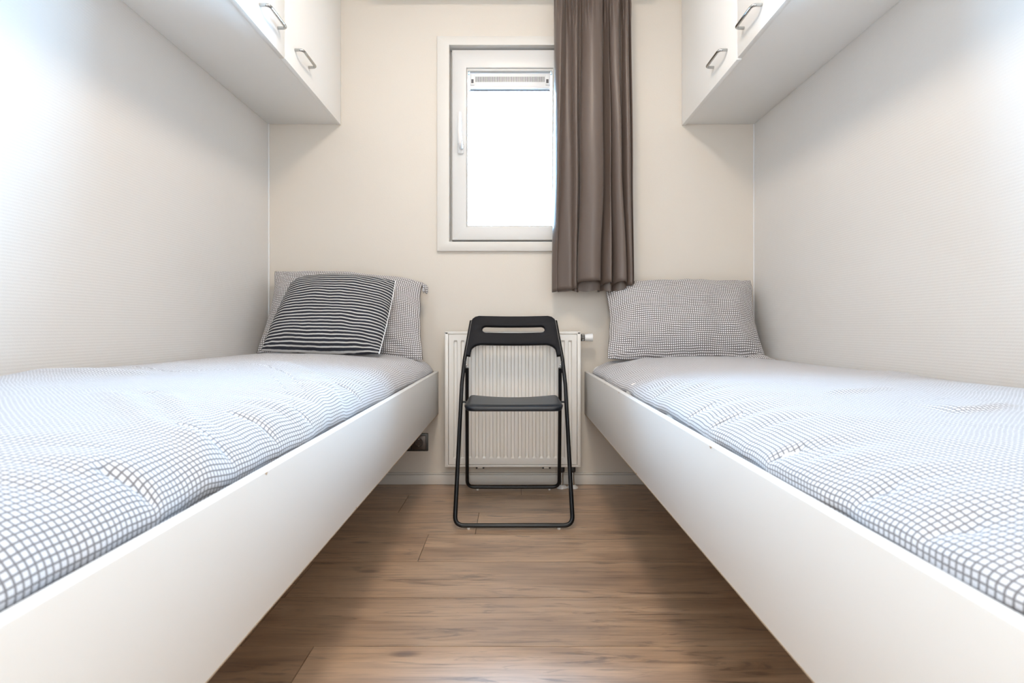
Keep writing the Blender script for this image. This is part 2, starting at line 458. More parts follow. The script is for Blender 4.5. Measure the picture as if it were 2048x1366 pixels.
frame4('sash_rail', (SX0, SX1, SZ0, SZ1), (GX0 - .006, GX1 + .006, GZ0 - .006, GZ1 + .010), .012, .050, M['upvc'], win, .005)
frame4('glazing_bead', (GX0 - .006, GX1 + .006, GZ0 - .006, GZ1 + .010), (GX0, GX1, GZ0, GZ1), .020, .062, M['upvc'], win, .0025)
frame4('gasket', (GX0 - .001, GX1 + .001, GZ0 - .001, GZ1 + .001), (GX0 + .0022, GX1 - .0022, GZ0 + .001, GZ1 - .0022), .0575, .0615, M['gasket'], win, .0005)
box('sash_gap', SX0, SX1, .034, .050, IZ0 + .002, SZ0 - .0005, M['gasket'], win)
box('pane', GX0, GX1, .062, .066, GZ0, GZ1, M['glass'], win)
# ventilation grille along the top of the pane
V0, V1 = GZ1 - .084, GZ1 - .003
vent = box('vent_grille', GX0 + .006, GX1 - .006, .036, .0575, V0 + .018, V1, M['white_plastic'], win, .003)
box('vent_lip', GX0 + .008, GX1 - .008, .030, .0575, V0 + .002, V0 + .0175, M['white_plastic'], vent, .004)
box('vent_shadow_gap', GX0 + .004, GX1 - .004, .040, .0572, V0 - .003, V0 + .0018, M['gasket'], vent)
bm = bmesh.new(); ns = 62
for k in range(ns):
    x = GX0 + .034 + (GX1 - GX0 - .068) * (k + .5) / ns
    add_box(bm, x - .0013, x + .0013, .0352, .0362, V0 + .038, V0 + .063)
so = from_bm('vent_slots', bm, M['gasket'], vent); so['kind'] = 'stuff'
for s in (0, 1):
    xa = GX0 + .012 if s == 0 else GX1 - .030
    cl = box('vent_clip', xa, xa + .018, .030, .036, V0 + .022, V0 + .072, M['white_plastic'], vent, .002)
    box('clip_slot', xa + .003, xa + .014, .0290, .0305, V0 + .030, V0 + .048, M['gasket'], vent)
# handle
hx = (921.5 - VPX) * 2.455 / FPX
hb = []
bm = bmesh.new(); add_box(bm, hx - .0145, hx + .0145, .003, .012, 1.556, 1.606, .009, 3)
hp = from_bm('handle_plate', bm, M['white_plastic'], win, True, 40)
tube('handle_lever', arc_path([(hx + .003, .004, 1.582), (hx + .003, -.036, 1.585), (hx - .002, -.040, 1.645), (hx - .001, -.034, 1.735)], .018), [.0095] * 10 + [.0085] * 9 + [.007], M['white_plastic'], win)

# ------------------------------------------------------------------ wall cabinets
def cabinet(side, label):
    s = -1 if side == 'L' else 1
    xw = XL + .001 if s < 0 else XR - .001                    # wall face
    xf = -.805 if s < 0 else .798                             # door face
    zb, zt = 1.690, 2.405
    rt = root('wall_cabinet', ((xw + xf) / 2, -.6, zb), label, 'cabinet')
    W = 1.808
    xi = xf - s * (-.019)                                     # door back: carcass front
    def bx(name, xa, xb, *a, **k):
        return box(name, min(xa, xb), max(xa, xb), *a, **k)
    bx('bottom_panel', xw, xi, -W, -.001, zb + .003, zb + .019, M['cabinet_white'], rt, bevel=.0008)
    bx('top_panel', xw, xi, -W, -.001, zt - .016, zt, M['cabinet_white'], rt)
    bx('end_panel', xw, xi, -.017, -.001, zb + .0192, zt - .0162, M['cabinet_white'], rt)
    bx('end_panel', xw, xi, -W, -W + .016, zb + .0192, zt - .0162, M['cabinet_white'], rt)
    bx('back_panel', xw, xw - s * .004, -W + .017, -.018, zb + .0195, zt - .0165, M['cabinet_white'], rt)
    bx('shelf', xw - s * .005, xi + s * .01, -W + .017, -.018, 2.03, 2.046, M['cabinet_white'], rt)
    for k in range(3):
        ya = -.602 - .602 * k; yb = -.002 - .602 * k - (.002 if k else 0)
        dz = (.0035 if s > 0 else 0) if k == 0 else (.0025 if s < 0 else 0)
        door = bx('door', xi - s * .0015, xf, ya + .0015, yb, zb - dz, zt - .002, M['cabinet_white'], rt, bevel=.0012)
        # bow handle, both handles sit towards the meeting edge
        y0 = (-.518, -.787, -1.722)[k]
        yA, yB = y0, y0 + .128
        zh = 1.765
        xo = xf - s * .030
        path = arc_path([(xf, yA, zh), (xo, yA, zh), (xo, yB, zh), (xf, yB, zh)], .018, 8)
        tube('handle', path, .0052, M['chrome'], door, 12)
    return rt
cabinet('L', 'white wall cabinet with steel bow handles above the bed with the striped cushion')
cabinet('R', 'white wall cabinet with steel bow handles hung right of the curtain')

# ------------------------------------------------------------------ radiator
rad = root('radiator', (.003, -.05, .10), 'white ribbed panel radiator on the wall behind the folding chair', 'radiator')
rx0, rx1, rz0, rz1, ry = -.3045, .3115, .1045, .7185, -.094
# ribbed front
prof = [];
fx0, fx1 = rx0 + .018, rx1 - .018
pitch = .0324
nr = int((fx1 - fx0 - .012) / pitch)
xs = [(fx0, 0)]
st = (fx0 + fx1) / 2 - nr * pitch / 2
for k in range(nr):
    a = st + k * pitch
    xs += [(a + .0075, 0), (a + .0110, 1), (a + .0214, 1), (a + .0249, 0)]
xs.append((fx1, 0))
zs = [(rz0 + .012, 0), (rz0 + .040, 0), (rz0 + .047, 1), (rz1 - .047, 1), (rz1 - .040, 0), (rz1 - .014, 0)]
V = []; F = []
for z, mz in zs:
    for x, mxk in xs:
        V.append((x, ry + .0075 * (mxk * mz), z))
n = len(xs)
for i in range(len(zs) - 1):
    for k in range(n - 1):
        F.append((i * n + k, i * n + k + 1, (i + 1) * n + k + 1, (i + 1) * n + k))
fp = mesh_from('ribbed_panel', V, F, M['radiator'], rad, smooth=False)
mod = fp.modifiers.new('thick', 'SOLIDIFY'); mod.thickness = .0015; mod.offset = -1
mod = fp.modifiers.new('round', 'BEVEL'); mod.width = .0012; mod.segments = 2; mod.limit_method = 'ANGLE'; mod.angle_limit = R(15)
box('rear_panel', rx0 + .012, rx1 - .012, -.036, -.026, rz0 + .012, rz1 - .016, M['radiator'], rad, .002)
box('water_channel', rx0 + .016, rx1 - .016, ry + .012, -.038, rz0 + .020, rz0 + .045, M['radiator'], rad, .004)
box('water_channel', rx0 + .016, rx1 - .016, ry + .012, -.038, rz1 - .060, rz1 - .030, M['radiator'], rad, .004)
for a, bb in ((rx0, rx0 + .0165), (rx1 - .0165, rx1)):
    box('side_cover', a, bb, ry - .002, -.026, rz0 + .004, rz1 - .002, M['radiator'], rad, .003)
box('top_rim', rx0 + .0005, rx1 - .0005, ry - .002, ry + .010, rz1 - .0125, rz1, M['radiator'], rad, .0025)
box('bottom_rim', rx0 + .0005, rx1 - .0005, ry - .002, ry + .010, rz0, rz0 + .0105, M['radiator'], rad, .0025)
bm = bmesh.new()
for k in range(30):
    x = rx0 + .02 + (rx1 - rx0 - .04) * k / 29
    add_box(bm, x - .006, x + .006, ry + .0105, -.027, rz1 - .010, rz1 - .006)
g = from_bm('top_grille', bm, M['radiator'], rad); g['kind'] = 'stuff'
for bxp in (960, 1093):
    X = (bxp - VPX) * 2.36 / FPX
    br = box('wall_bracket', X - .011, X + .011, ry + .010, -.001, rz0 - .008, rz0 - .0005, M['radiator'], rad, .001)
    for s in (-1, 1):
        box('bracket_clip', X + s * .0155 - .004, X + s * .0155 + .004, ry + .008, ry + .026, rz0 - .010, rz0 - .0005, M['dark_rubber'], br, .0015)
# thermostatic valve
vz = .690; vy = -.055
lathe('valve_body', [(.008, 0), (.008, .006), (.011, .006), (.011, .009)], M['chrome'], rad, (rx1, vy, vz), 'X')
lathe('valve_ring', [(.0155, 0), (.0168, .003), (.0168, .013), (.0155, .016)], M['dark_rubber'], rad, (rx1 + .006, vy, vz), 'X')
bm = bmesh.new()
for k in range(14):
    a = 2 * math.pi * k / 14
    c = Vector((rx1 + .014, vy + .0168 * math.cos(a), vz + .0168 * math.sin(a)))
    add_box(bm, c.x - .005, c.x + .005, c.y - .0012, c.y + .0012, c.z - .0012, c.z + .0012)
g = from_bm('ring_teeth', bm, M['foot_plastic'], rad); g['kind'] = 'stuff'
lathe('valve_knob', [(.0145, 0), (.0158, .002), (.0165, .012), (.0185, .034), (.0182, .037), (.014, .0385)], M['white_plastic'], rad, (rx1 + .022, vy, vz), 'X')
lathe('air_vent', [(.009, 0), (.009, -.004), (.006, -.006)], M['radiator'], rad, (rx0, vy, vz), 'X')
for pxp in (1123.5, 1145.5):
    X = (pxp - VPX) * 2.39 / FPX
    pi = tube('pipe', [(X, -.057, rz0 + .014), (X, -.057, .0)], .0075, M['chrome'], rad)
    lathe('pipe_coupling', [(.010, 0), (.013, .004), (.013, .026), (.010, .032)], M['dark_rubber'], pi, (X, -.057, .072))
    lathe('floor_rosette', [(.0255, .0005), (.0255, .003), (.021, .008), (.011, .013), (.0085, .014)], M['white_plastic'], pi, (X, -.057, 0))

# ------------------------------------------------------------------ wall socket
sk = root('wall_socket', (-.47, 0, .155), 'dark bronze double wall socket under the board of the bed with the striped cushion', 'socket')
sx1, sz0, sz1 = -.3935, .156, .2405
sx0 = sx1 - .152
box('back_frame', sx0, sx1, -.008, 0, sz0, sz1, M['socket_dark'], sk, .003)
for k in range(2):
    xa = sx1 - .0785 - .0675 * k if k == 0 else sx0 + .0065
    xa = sx1 - .074 if k == 0 else sx1 - .074 - .0715
    ins = box('socket_insert', xa, xa + .064, -.0135, -.008, sz0 + .0095, sz1 - .0095, M['socket'], sk, .002)
    cx = xa + .032; cz = (sz0 + sz1) / 2
    lathe('socket_well', [(.0205, 0), (.0205, -.0008), (.0190, -.0012), (.0185, -.0004)], M['socket_dark'], ins, (cx, -.0136, cz), 'Y')
    lathe('socket_face', [(.0180, 0), (.0180, -.0006)], M['socket'], ins, (cx, -.0140, cz), 'Y')
    for s in (-1, 1):
        lathe('pin_hole', [(.0028, 0), (.0028, -.0006)], M['socket_dark'], ins, (cx + s * .0095, -.0147, cz), 'Y', 12)
        box('earth_clip', cx - .003, cx + .003, -.0156, -.0146, cz + s * .0165 - .0022, cz + s * .0165 + .0022, M['chrome'], ins)

# ------------------------------------------------------------------ folding chair
SL = .543; D0 = 1.897
def on_frame(x, y, off=0.):
    """photo pixel on the sloping plane of the chair's front frame"""
    q = (y - VPY) / FPX
    z = (CAM_H - q * (D0 - .015 * SL)) / (1 + q * SL)
    d = D0 + (z - .015) * SL
    return Vector(((x - VPX) * d / FPX, d - CAM_D, z))
ch = root('folding_chair', (.006, -.33, 0), 'black metal and plastic folding chair in front of the white radiator', 'chair')
cxm = .0065
FH = .2150
def fpt(x, z): return Vector((cxm + x, D0 + (z - .0135) * SL - CAM_D, z))
front = arc_path([fpt(-.186, .765), fpt(-.2085, .60), fpt(-FH, .50), fpt(-FH - .0005, .0135), fpt(FH + .0005, .0135), fpt(FH, .50), fpt(.2085, .60), fpt(.186, .765)], .034, 8)
tube('front_frame', front, .0082, M['black_metal'], ch, 16)
zp = .565
yp = fpt(0, zp).y
RB = -.0895
def rpt(x, z): return Vector((cxm + x, RB + (z - .0135) / (zp - .0135) * (yp - RB), z))
rear = arc_path([rpt(-.1965, zp), rpt(-.1995, .45), rpt(-.2095, .0135), rpt(.2075, .0135), rpt(.1995, .45), rpt(.1965, zp)], .034, 8)
tube('rear_frame', rear, .0078, M['black_metal'], ch, 16)
for s in (-1, 1):
    hb = box('hinge_bracket', cxm + s * .2045 - .0035, cxm + s * .2045 + .0035, yp - .012, yp + .014, zp - .02, zp + .03, M['black_metal'], ch, .003)
    lathe('hinge_rivet', [(.0055, -.0015), (.0055, .0), (.004, .002)] if s < 0 else [(.0055, .0015), (.0055, .0), (.004, -.002)], M['chrome'], hb, (cxm + s * .1975, yp, zp + .012), 'X', 14)
    zq = .432
    q = fpt(s * .2, zq)
    lathe('seat_pin', [(.004, -.016), (.004, .016)], M['black_metal'], ch, (q.x, q.y, zq), 'X', 12)
for (x, y0, z0) in ((-.165, D0 - CAM_D, 0), (.165, D0 - CAM_D, 0), (-.163, RB, 0), (.163, RB, 0)):
    lathe('foot_pad', [(.0065, .0), (.0075, .002), (.0075, .007)], M['foot_plastic'], ch, (cxm + x, y0, z0), 'Z', 14)

# backrest: plate with a slot, cut from its outline in the sloping plane of the frame
nrm = Vector((0, -1, SL)).normalized(); upv = Vector((0, SL, 1)).normalized()
def plane2d(cx_, cy_):
    p = on_frame(900 + cx_ / 5.9407, 610 + cy_ / 5.9407)
    return (p.x - cxm, p.z / upv.z)
left = [(800, 128), (500, 128), (345, 130), (300, 143), (268, 168), (250, 200), (240, 240), (218, 345), (197, 470), (181, 602)]
leftin = [(240, 609), (247, 560), (258, 520), (285, 492), (322, 472), (362, 463), (500, 462), (800, 462)]
half = [plane2d(*p) for p in left + leftin]
outline = half + [(-x, y) for x, y in reversed(half[1:-1])]
slot_y0 = plane2d(800, 326)[1]; slot_y1 = plane2d(800, 247)[1]
sr = (slot_y1 - slot_y0) / 2; sxh = -plane2d(383, 286)[0] - sr; scy = (slot_y0 + slot_y1) / 2
slot = [(sxh + sr * math.cos(a), scy + sr * math.sin(a)) for a in [math.pi / 2 - math.pi * k / 12 for k in range(13)]]
slot += [(-sxh + sr * math.cos(a), scy + sr * math.sin(a)) for a in [-math.pi / 2 - math.pi * k / 12 for k in range(13)]]
cu = bpy.data.curves.new('tmp', 'CURVE'); cu.dimensions = '2D'; cu.fill_mode = 'BOTH'
cu.extrude = .0055; cu.bevel_depth = .0035; cu.bevel_resolution = 2; cu.offset = -.0035
for pts in (outline, slot):
    sp = cu.splines.new('POLY'); sp.points.add(len(pts) - 1); sp.use_cyclic_u = True
    for k, p in enumerate(pts): sp.points[k].co = (p[0], p[1], 0, 1)
tmp = bpy.data.objects.new('tmp', cu); COL.objects.link(tmp)
dg = bpy.context.evaluated_depsgraph_get()
me = bpy.data.meshes.new_from_object(tmp.evaluated_get(dg))
bpy.data.objects.remove(tmp); bpy.data.curves.remove(cu)
me.name = 'backrest'
bm = bmesh.new(); bm.from_mesh(me)
bmesh.ops.remove_doubles(bm, verts=bm.verts, dist=1e-5)
long_e = [e for e in bm.edges if e.calc_length() > .03]
for _ in range(3):
    long_e = [e for e in bm.edges if abs(e.verts[0].co.x - e.verts[1].co.x) > .03]
    if long_e: bmesh.ops.subdivide_edges(bm, edges=long_e, cuts=1); bmesh.ops.triangulate(bm, faces=[f for f in bm.faces if len(f.verts) > 4])
p_base = fpt(0, 0.0)
for v in bm.verts:
    x, y, t = v.co
    bow = -.012 * (1 - min(1, (x / .21) ** 2))
    p = p_base + upv * (y - 0.) + nrm * (t + bow)
    v.co = Vector((cxm + x, p.y, p.z))
from_bm('backrest', bm, M['black_plastic'], ch, True, 35)

# seat: shallow moulded tray
def seat_mesh():
    V = []; F = []
    NX, NY = 28, 22
    hw, dA, dB = .1850, 1.905 - CAM_D, 2.205 - CAM_D
    def outl(u, v):
        # rounded rectangle mapping
        x = u * hw; y = (dA + dB) / 2 + v * (dB - dA) / 2
        return x, y
    r = .035; hh = (dB - dA) / 2
    def squash(u, v):
        x, y = u * hw, v * hh
        cx_, cy_ = hw - r, hh - r
        if abs(x) > cx_ and abs(y) > cy_:
            a, b_ = (abs(x) - cx_) / r, (abs(y) - cy_) / r
            m_ = max(a, b_); l_ = math.hypot(a, b_)
            k_ = m_ / l_ if l_ > 1e-9 else 1
            x = math.copysign(cx_ + a * k_ * r, x); y = math.copysign(cy_ + b_ * k_ * r, y)
        return x, y
    def top(x, y):
        v = (y + hh) / (2 * hh)
        dip = (.004 + .008 * v) * (1 - (x / hw) ** 2)
        z = .452 + .002 * v - dip * min(1, 4 * v * 1.0 + .1)
        e = max(abs(x) / hw, abs(y) / hh)
        if e > .9: z -= .004 * ((e - .9) / .1) ** 2
        if v < .12: z -= .006 * ((.12 - v) / .12) ** 2
        return z
    def lin(n):
        return [-1 + 2 * i / n for i in range(n + 1)]
    us = [math.copysign(abs(u) ** .75, u) for u in lin(NX)]; vvs = [math.copysign(abs(v) ** .75, v) for v in lin(NY)]
    idx = {}
    for lay in (0, 1):
        for j, v in enumerate(vvs):
            for i, u in enumerate(us):
                x, y = squash(u, v)
                if lay == 0:
                    z = top(x, y)
                else:
                    x *= .97; y *= .985; z = .427 + .003 * ((y + hh) / (2 * hh))
                idx[(lay, i, j)] = len(V); V.append((cxm + x, (dA + dB) / 2 + y, z))
    for j in range(NY):
        for i in range(NX):
            F.append((idx[(0, i, j)], idx[(0, i + 1, j)], idx[(0, i + 1, j + 1)], idx[(0, i, j + 1)]))
            F.append((idx[(1, i, j)], idx[(1, i, j + 1)], idx[(1, i + 1, j + 1)], idx[(1, i + 1, j)]))
    ring = [(i, 0) for i in range(NX)] + [(NX, j) for j in range(NY)] + [(i, NY) for i in range(NX, 0, -1)] + [(0, j) for j in range(NY, 0, -1)]
    for k in range(len(ring)):
        a, b_ = ring[k], ring[(k + 1) % len(ring)]
        F.append((idx[(0, *a)], idx[(1, *a)], idx[(1, *b_)], idx[(0, *b_)]))
    me = bpy.data.meshes.new('seat'); me.from_pydata(V, [], F); me.update()
    bm = bmesh.new(); bm.from_mesh(me)
    rim = [e for e in bm.edges if e.is_manifold and e.calc_face_angle(0) > R(50)]
    bmesh.ops.bevel(bm, geom=rim, offset=.005, segments=3, profile=.5, affect='EDGES')
    return from_bm('seat', bm, M['seat_plastic'], ch, True, 60)
seat_mesh()

# ------------------------------------------------------------------ beds
BT, BB = .532, .334
BL = 2.12
def bed(s, label):
    """s=-1 left bed, +1 right bed"""
    xo = -.3435 if s < 0 else .339
    xw = XL + .002 if s < 0 else XR - .002
    rt = root('bed', ((xo + xw) / 2, -BL / 2 - .02, 0), label, 'bed')
    def bx(name, xa, xb, *a, **k): return box(name, min(xa, xb), max(xa, xb), *a, **k)
    y1, y0 = -.016, -.016 - BL
    sb = bx('side_board', xo, xo + s * .018, y0, y1, BB, BT, M['white_board'], rt, bevel=.0015)
    bx('edge_band', xo - s * .0002, xo + s * .0178, y0 + .002, y1 - .002, BB - .0006, BB + .0012, M['chip'], sb)
    bx('wall_board', xw, xw - s * .018, y0, y1, BB, BT, M['white_board'], rt, bevel=.0015)
    bx('head_board', xo + s * .0185, xw - s * .0185, y1 - .018, y1, BB, BT - .02, M['white_board'], rt, bevel=.0015)
    bx('foot_board', xo + s * .0185, xw - s * .0185, y0, y0 + .018, BB, BT - .005, M['white_board'], rt, bevel=.0015)
    for k in range(12):
        y = y0 + .10 + (y1 - y0 - .2) * k / 11
        bx('slat', xo + s * .019, xw - s * .019, y - .035, y + .035, BB + .02, BB + .038, M['slat'], rt)
    for y in (y0 + .12, (y0 + y1) / 2, y1 - .12):
        for X in (.46, .74):
            bx('leg', xo + s * X - .025, xo + s * X + .025, y - .025, y + .025, 0, BB + .0195, M['white_board'], rt, bevel=.002)
    # little chips where the coating has broken off the edge
    rnd = random.Random(3 + s)
    spots = [(-1.03, BB, .012), (-.55, BT, .005), (-.80, BT, .007), (-1.56, BT, .012)] if s > 0 else [(-1.30, BB, .006), (-1.72, BT, .008)]
    for (y, z, L) in spots:
        bm = bmesh.new(); up = z == BT
        hgt = .004
        pts = [(y - L / 2, 0), (y - L * .2, hgt * .7), (y + L * .1, hgt), (y + L * .5, 0)]
        vs_ = [bm.verts.new((xo - s * .0003, a, z - .0012 - h if up else z + .001 + h)) for a, h in pts]
        vb_ = [bm.verts.new((xo + s * .0006, a, z - .0012 - h if up else z + .001 + h)) for a, h in pts]
        bm.faces.new(vs_); bm.faces.new(vb_[::-1])
        for k in range(4): bm.faces.new((vs_[k], vb_[k], vb_[(k + 1) % 4], vs_[(k + 1) % 4]))
        from_bm('edge_chip', bm, M['chip'], sb)
    return rt
bed(-1, 'white board bed frame along the wall with the striped cushion, beside the dark wall socket')
bed(1, 'white board bed frame on the valve side of the radiator, without a cushion')

def mattress(s, label, ztop):
    xo = -.3435 if s < 0 else .339
    xi = xo + s * (.045 if s < 0 else .030); xw = (XL if s < 0 else XR) - s * .024
    bm = bmesh.new(); add_box(bm, min(xi, xw), max(xi, xw), -.040 - BL + .05, -.040, BB + .0385, ztop, .045 if s < 0 else .030, 5)
    o = from_bm('mattress', bm, M['mattress'], None, True, 60); base_origin(o); tag(o, label, 'mattress'); return o
mattress(-1, 'white mattress under the checked duvet on the bed with the cushion', .550)
mattress(1, 'white mattress peeping out at the corner of the bed nearest the radiator valve', .560)

def seg_dist(p, line):
    best = 9; sgn = 1; tt = 0; n = len(line)
    if not (min(q[0] for q in line) - .12 < p[0] < max(q[0] for q in line) + .12 and min(q[1] for q in line) - .12 < p[1] < max(q[1] for q in line) + .12):
        return 9, 1, 0
    for i in range(n - 1):
        a, b_ = line[i], line[i + 1]
        dx, dy = b_[0] - a[0], b_[1] - a[1]
        L2 = dx * dx + dy * dy
        t = max(0, min(1, ((p[0] - a[0]) * dx + (p[1] - a[1]) * dy) / L2))
        ex, ey = p[0] - a[0] - t * dx, p[1] - a[1] - t * dy
        d = math.hypot(ex, ey)
        if d < best:
            best = d; sgn = 1 if dx * ey - dy * ex > 0 else -1; tt = (i + t) / (n - 1)
    return best, sgn, tt

def duvet(s, label, top, creases, bulges, seed, yh):
    """cloth laid over the mattress: cross-section path from the tuck at the board up and over to the wall"""
    xb = (-.3435 - .0185) if s < 0 else (.339 + .0185)
    xw = (XL + .006) if s < 0 else (XR - .006)
    Wd = abs(xw - xb)
    y_head, y_foot = yh, -.016 - BL + .03
    prof = [(.020, .497), (.010, .515), (.004, .534), (.008, .552), (.022, .572), (.045, .590), (.075, .603), (.115, .612),
            (.18, .622), (.28, .631), (.40, .635), (.55, .634), (.68, .628), (Wd - .012, .616), (Wd, .590)]
    prof = [(a, z + (top - .635) * smooth01((z - .53) / .07)) for a, z in prof]
    P = catmull(prof, 10)
    acc = [0]
    for i in range(1, len(P)): acc.append(acc[-1] + math.hypot(P[i][0] - P[i - 1][0], P[i][1] - P[i - 1][1]))
    NU = 150
    path = []
    j = 0
    for i in range(NU + 1):
        t = i / NU; a_ = acc[-1] * (t * .75 + .25 * t * t)
        while j < len(acc) - 2 and acc[j + 1] < a_: j += 1
        f = (a_ - acc[j]) / max(1e-9, acc[j + 1] - acc[j])
        path.append((P[j][0] + (P[j + 1][0] - P[j][0]) * f, P[j][1] + (P[j + 1][1] - P[j][1]) * f, a_))
    NV = 380
    V = []; UV = []; F = []
    for jv in range(NV + 1):
        y = y_head + (y_foot - y_head) * jv / NV
        endh = abs(y - y_head); endf = abs(y - y_foot)
        for i, (a, z, arc) in enumerate(path):
            side = 1 - smooth01((a - .03) / .14)           # near the board
            topw = smooth01((a - .02) / .10)
            body = topw * smooth01((Wd - a) / .05)
            # soft lumps of the filling
            h = .008 * nz(a * 2.6, y * 1.9, seed) * body + .0022 * nz(a * 6 + 3, y * 4.5, seed + 4) * topw
            # long slack folds, stretched diagonally
            q = a * .8 + y * .55; r_ = a * -.55 + y * .8
            h += .0022 * max(0, nz(q * 16 + 1.5 * nz(a * 4, y * 4, seed), r_ * 2.4, seed + 9)) * body
            # puckers where the cloth is pushed in behind the board
            pk = nz(y * 8 + a * 3, a * 2.0, seed + 20)
            pk = pk * .6 + .9 * (abs(nz(y * 13 + 4 * a, a * 2.5, seed + 23)) - .25)
            h += .015 * pk * side * smooth01(a / .05)
            out = (.012 * nz(y * 4.2, 1.3, seed + 30) + .009 * nz(y * 11, 7.7 + a, seed + 31)) * side
            for (line, amp, wid, kind) in creases:
                dd, sg, tt = seg_dist((a, y), line)
                if dd < wid * 5:
                    fade = smooth01(min(tt, 1 - tt) * 4)
                    if kind == 'step':
                        k_ = 1.4 * amp * fade * (1 / (1 + math.exp(-max(-30, min(30, sg * dd / (wid * .55)))))) * math.exp(-dd / (wid * 2.2))
                    elif kind == 'ridge':
                        k_ = amp * fade * math.exp(-(dd / wid) ** 2)
                    else:
                        k_ = -amp * fade * math.exp(-dd / wid)
                    h += k_
            for (ba, by, br, bh) in bulges:
                h += bh * math.exp(-(((a - ba) / br) ** 2 + ((y - by) / (br * 1.3)) ** 2))
            zz = z + h
            # rounded head end and foot end
            for e_, rad_ in ((endh, .06), (endf, .05)):
                if e_ < rad_:
                    t_ = 1 - e_ / rad_
                    zz = zz - (zz - .535) * (1 - math.sqrt(max(0, 1 - t_ * t_))) if zz > .535 else zz
            aa = max(.002, a - out) if a < .3 else a
            X = xb + s * aa
            yy = y - (.062 * max(0., 1 - a / .10) ** 2 * math.exp(-endh / .10) if s > 0 else 0.)
            V.append((X, yy, zz))
            UV.append((arc + .004 * nz(a * 5, y * 5, seed + 50) + .05 * y * (.35 if s < 0 else -.2), y + .02 * nz(a * 3, y * 2, seed + 60) + (.10 * a if s < 0 else .06 * a)))
    n = NU + 1
    for jv in range(NV):
        for i in range(NU):
            f = (jv * n + i, jv * n + i + 1, (jv + 1) * n + i + 1, (jv + 1) * n + i)
            F.append(f if s < 0 else f[::-1])
    o = mesh_from('duvet', V, F, M['check'], None, True, UV)
    base_origin(o)
    md = o.modifiers.new('thick', 'SOLIDIFY'); md.thickness = .003; md.offset = -1 if True else 1
    tag(o, label, 'duvet')
    return o

XBL = -.3435 - .0185; XBR = .339 + .0185
def crease(s, pts, zt, amp, wid, kind):
    """crease given by photo pixels, laid on the duvet top at height zt -> (distance from board, y)"""
    out = []
    for (x, y) in pts:
        d = (CAM_H - zt) * FPX / (y - VPY)
        X = (x - VPX) * d / FPX
        a = (XBL - X) if s < 0 else (X - XBR)
        out.append((a, d - CAM_D))
    return (out, amp, wid, kind)
left_creases = [
    crease(-1, [(480, 729), (580, 731), (640, 737), (690, 752), (720, 775)], .630, .010, .016, 'step'),
    crease(-1, [(590, 738), (640, 755), (680, 768), (720, 790)], .628, .008, .014, 'step'),
    crease(-1, [(200, 780), (240, 786), (290, 803), (330, 815)], .633, .006, .022, 'ridge'),
    crease(-1, [(250, 779), (330, 782), (390, 805), (450, 840), (485, 890)], .630, .007, .022, 'ridge'),
    crease(-1, [(0, 748), (120, 748), (250, 747), (330, 746)], .634, .010, .030, 'ridge'),
    crease(-1, [(330, 733), (400, 738), (470, 735)], .632, .008, .018, 'step'),
    ([(.055, -1.93), (.03, -1.915), (.0, -1.90)], .011, .009, 'valley'),
    ([(.085, -1.76), (.04, -1.752), (.0, -1.748)], .008, .006, 'valley'),
    ([(.085, -1.64), (.04, -1.625), (.0, -1.62)], .008, .006, 'valley'),
    ([(.08, -1.51), (.04, -1.495), (.0, -1.49)], .008, .006, 'valley'),
    ([(.08, -1.18), (.03, -1.165), (.0, -1.16)], .008, .006, 'valley'),
    ([(.07, -.92), (.03, -.915), (.0, -.91)], .008, .006, 'valley'),
]
right_creases = [
    crease(1, [(1255, 730), (1285, 720), (1320, 716)], .600, .008, .014, 'step'),
    crease(1, [(1380, 765), (1430, 758), (1470, 755)], .605, .006, .016, 'step'),
    crease(1, [(1740, 752), (1790, 748), (1850, 748)], .612, .008, .020, 'step'),
    crease(1, [(1640, 785), (1720, 784), (1800, 780)], .612, .006, .020, 'ridge'),
    crease(1, [(1890, 823), (1960, 822), (2048, 814)], .610, .010, .018, 'step'),
    ([(.045, -2.015), (.03, -2.00), (.0, -1.985)], .004, .008, 'valley'),
    ([(.045, -1.915), (.03, -1.905), (.0, -1.895)], .005, .007, 'valley'),
    ([(.06, -1.73), (.03, -1.72), (.0, -1.715)], .008, .008, 'valley'),
    ([(.07, -1.51), (.04, -1.505), (.0, -1.50)], .008, .006, 'valley'),
    ([(.07, -1.39), (.03, -1.385), (.0, -1.38)], .008, .006, 'valley'),
    ([(.07, -1.10), (.03, -1.09), (.0, -1.085)], .008, .006, 'valley'),
]
duvet(-1, 'grey and white checked duvet on the bed with the striped cushion', .636, left_creases, [(.45, -1.0, .25, .004)], 3.7, -.040)
duvet(1, 'grey and white checked duvet on the bed without a cushion, right of the chair', .614, right_creases, [(.12, -1.3, .2, .006)], 11.2, -.062)

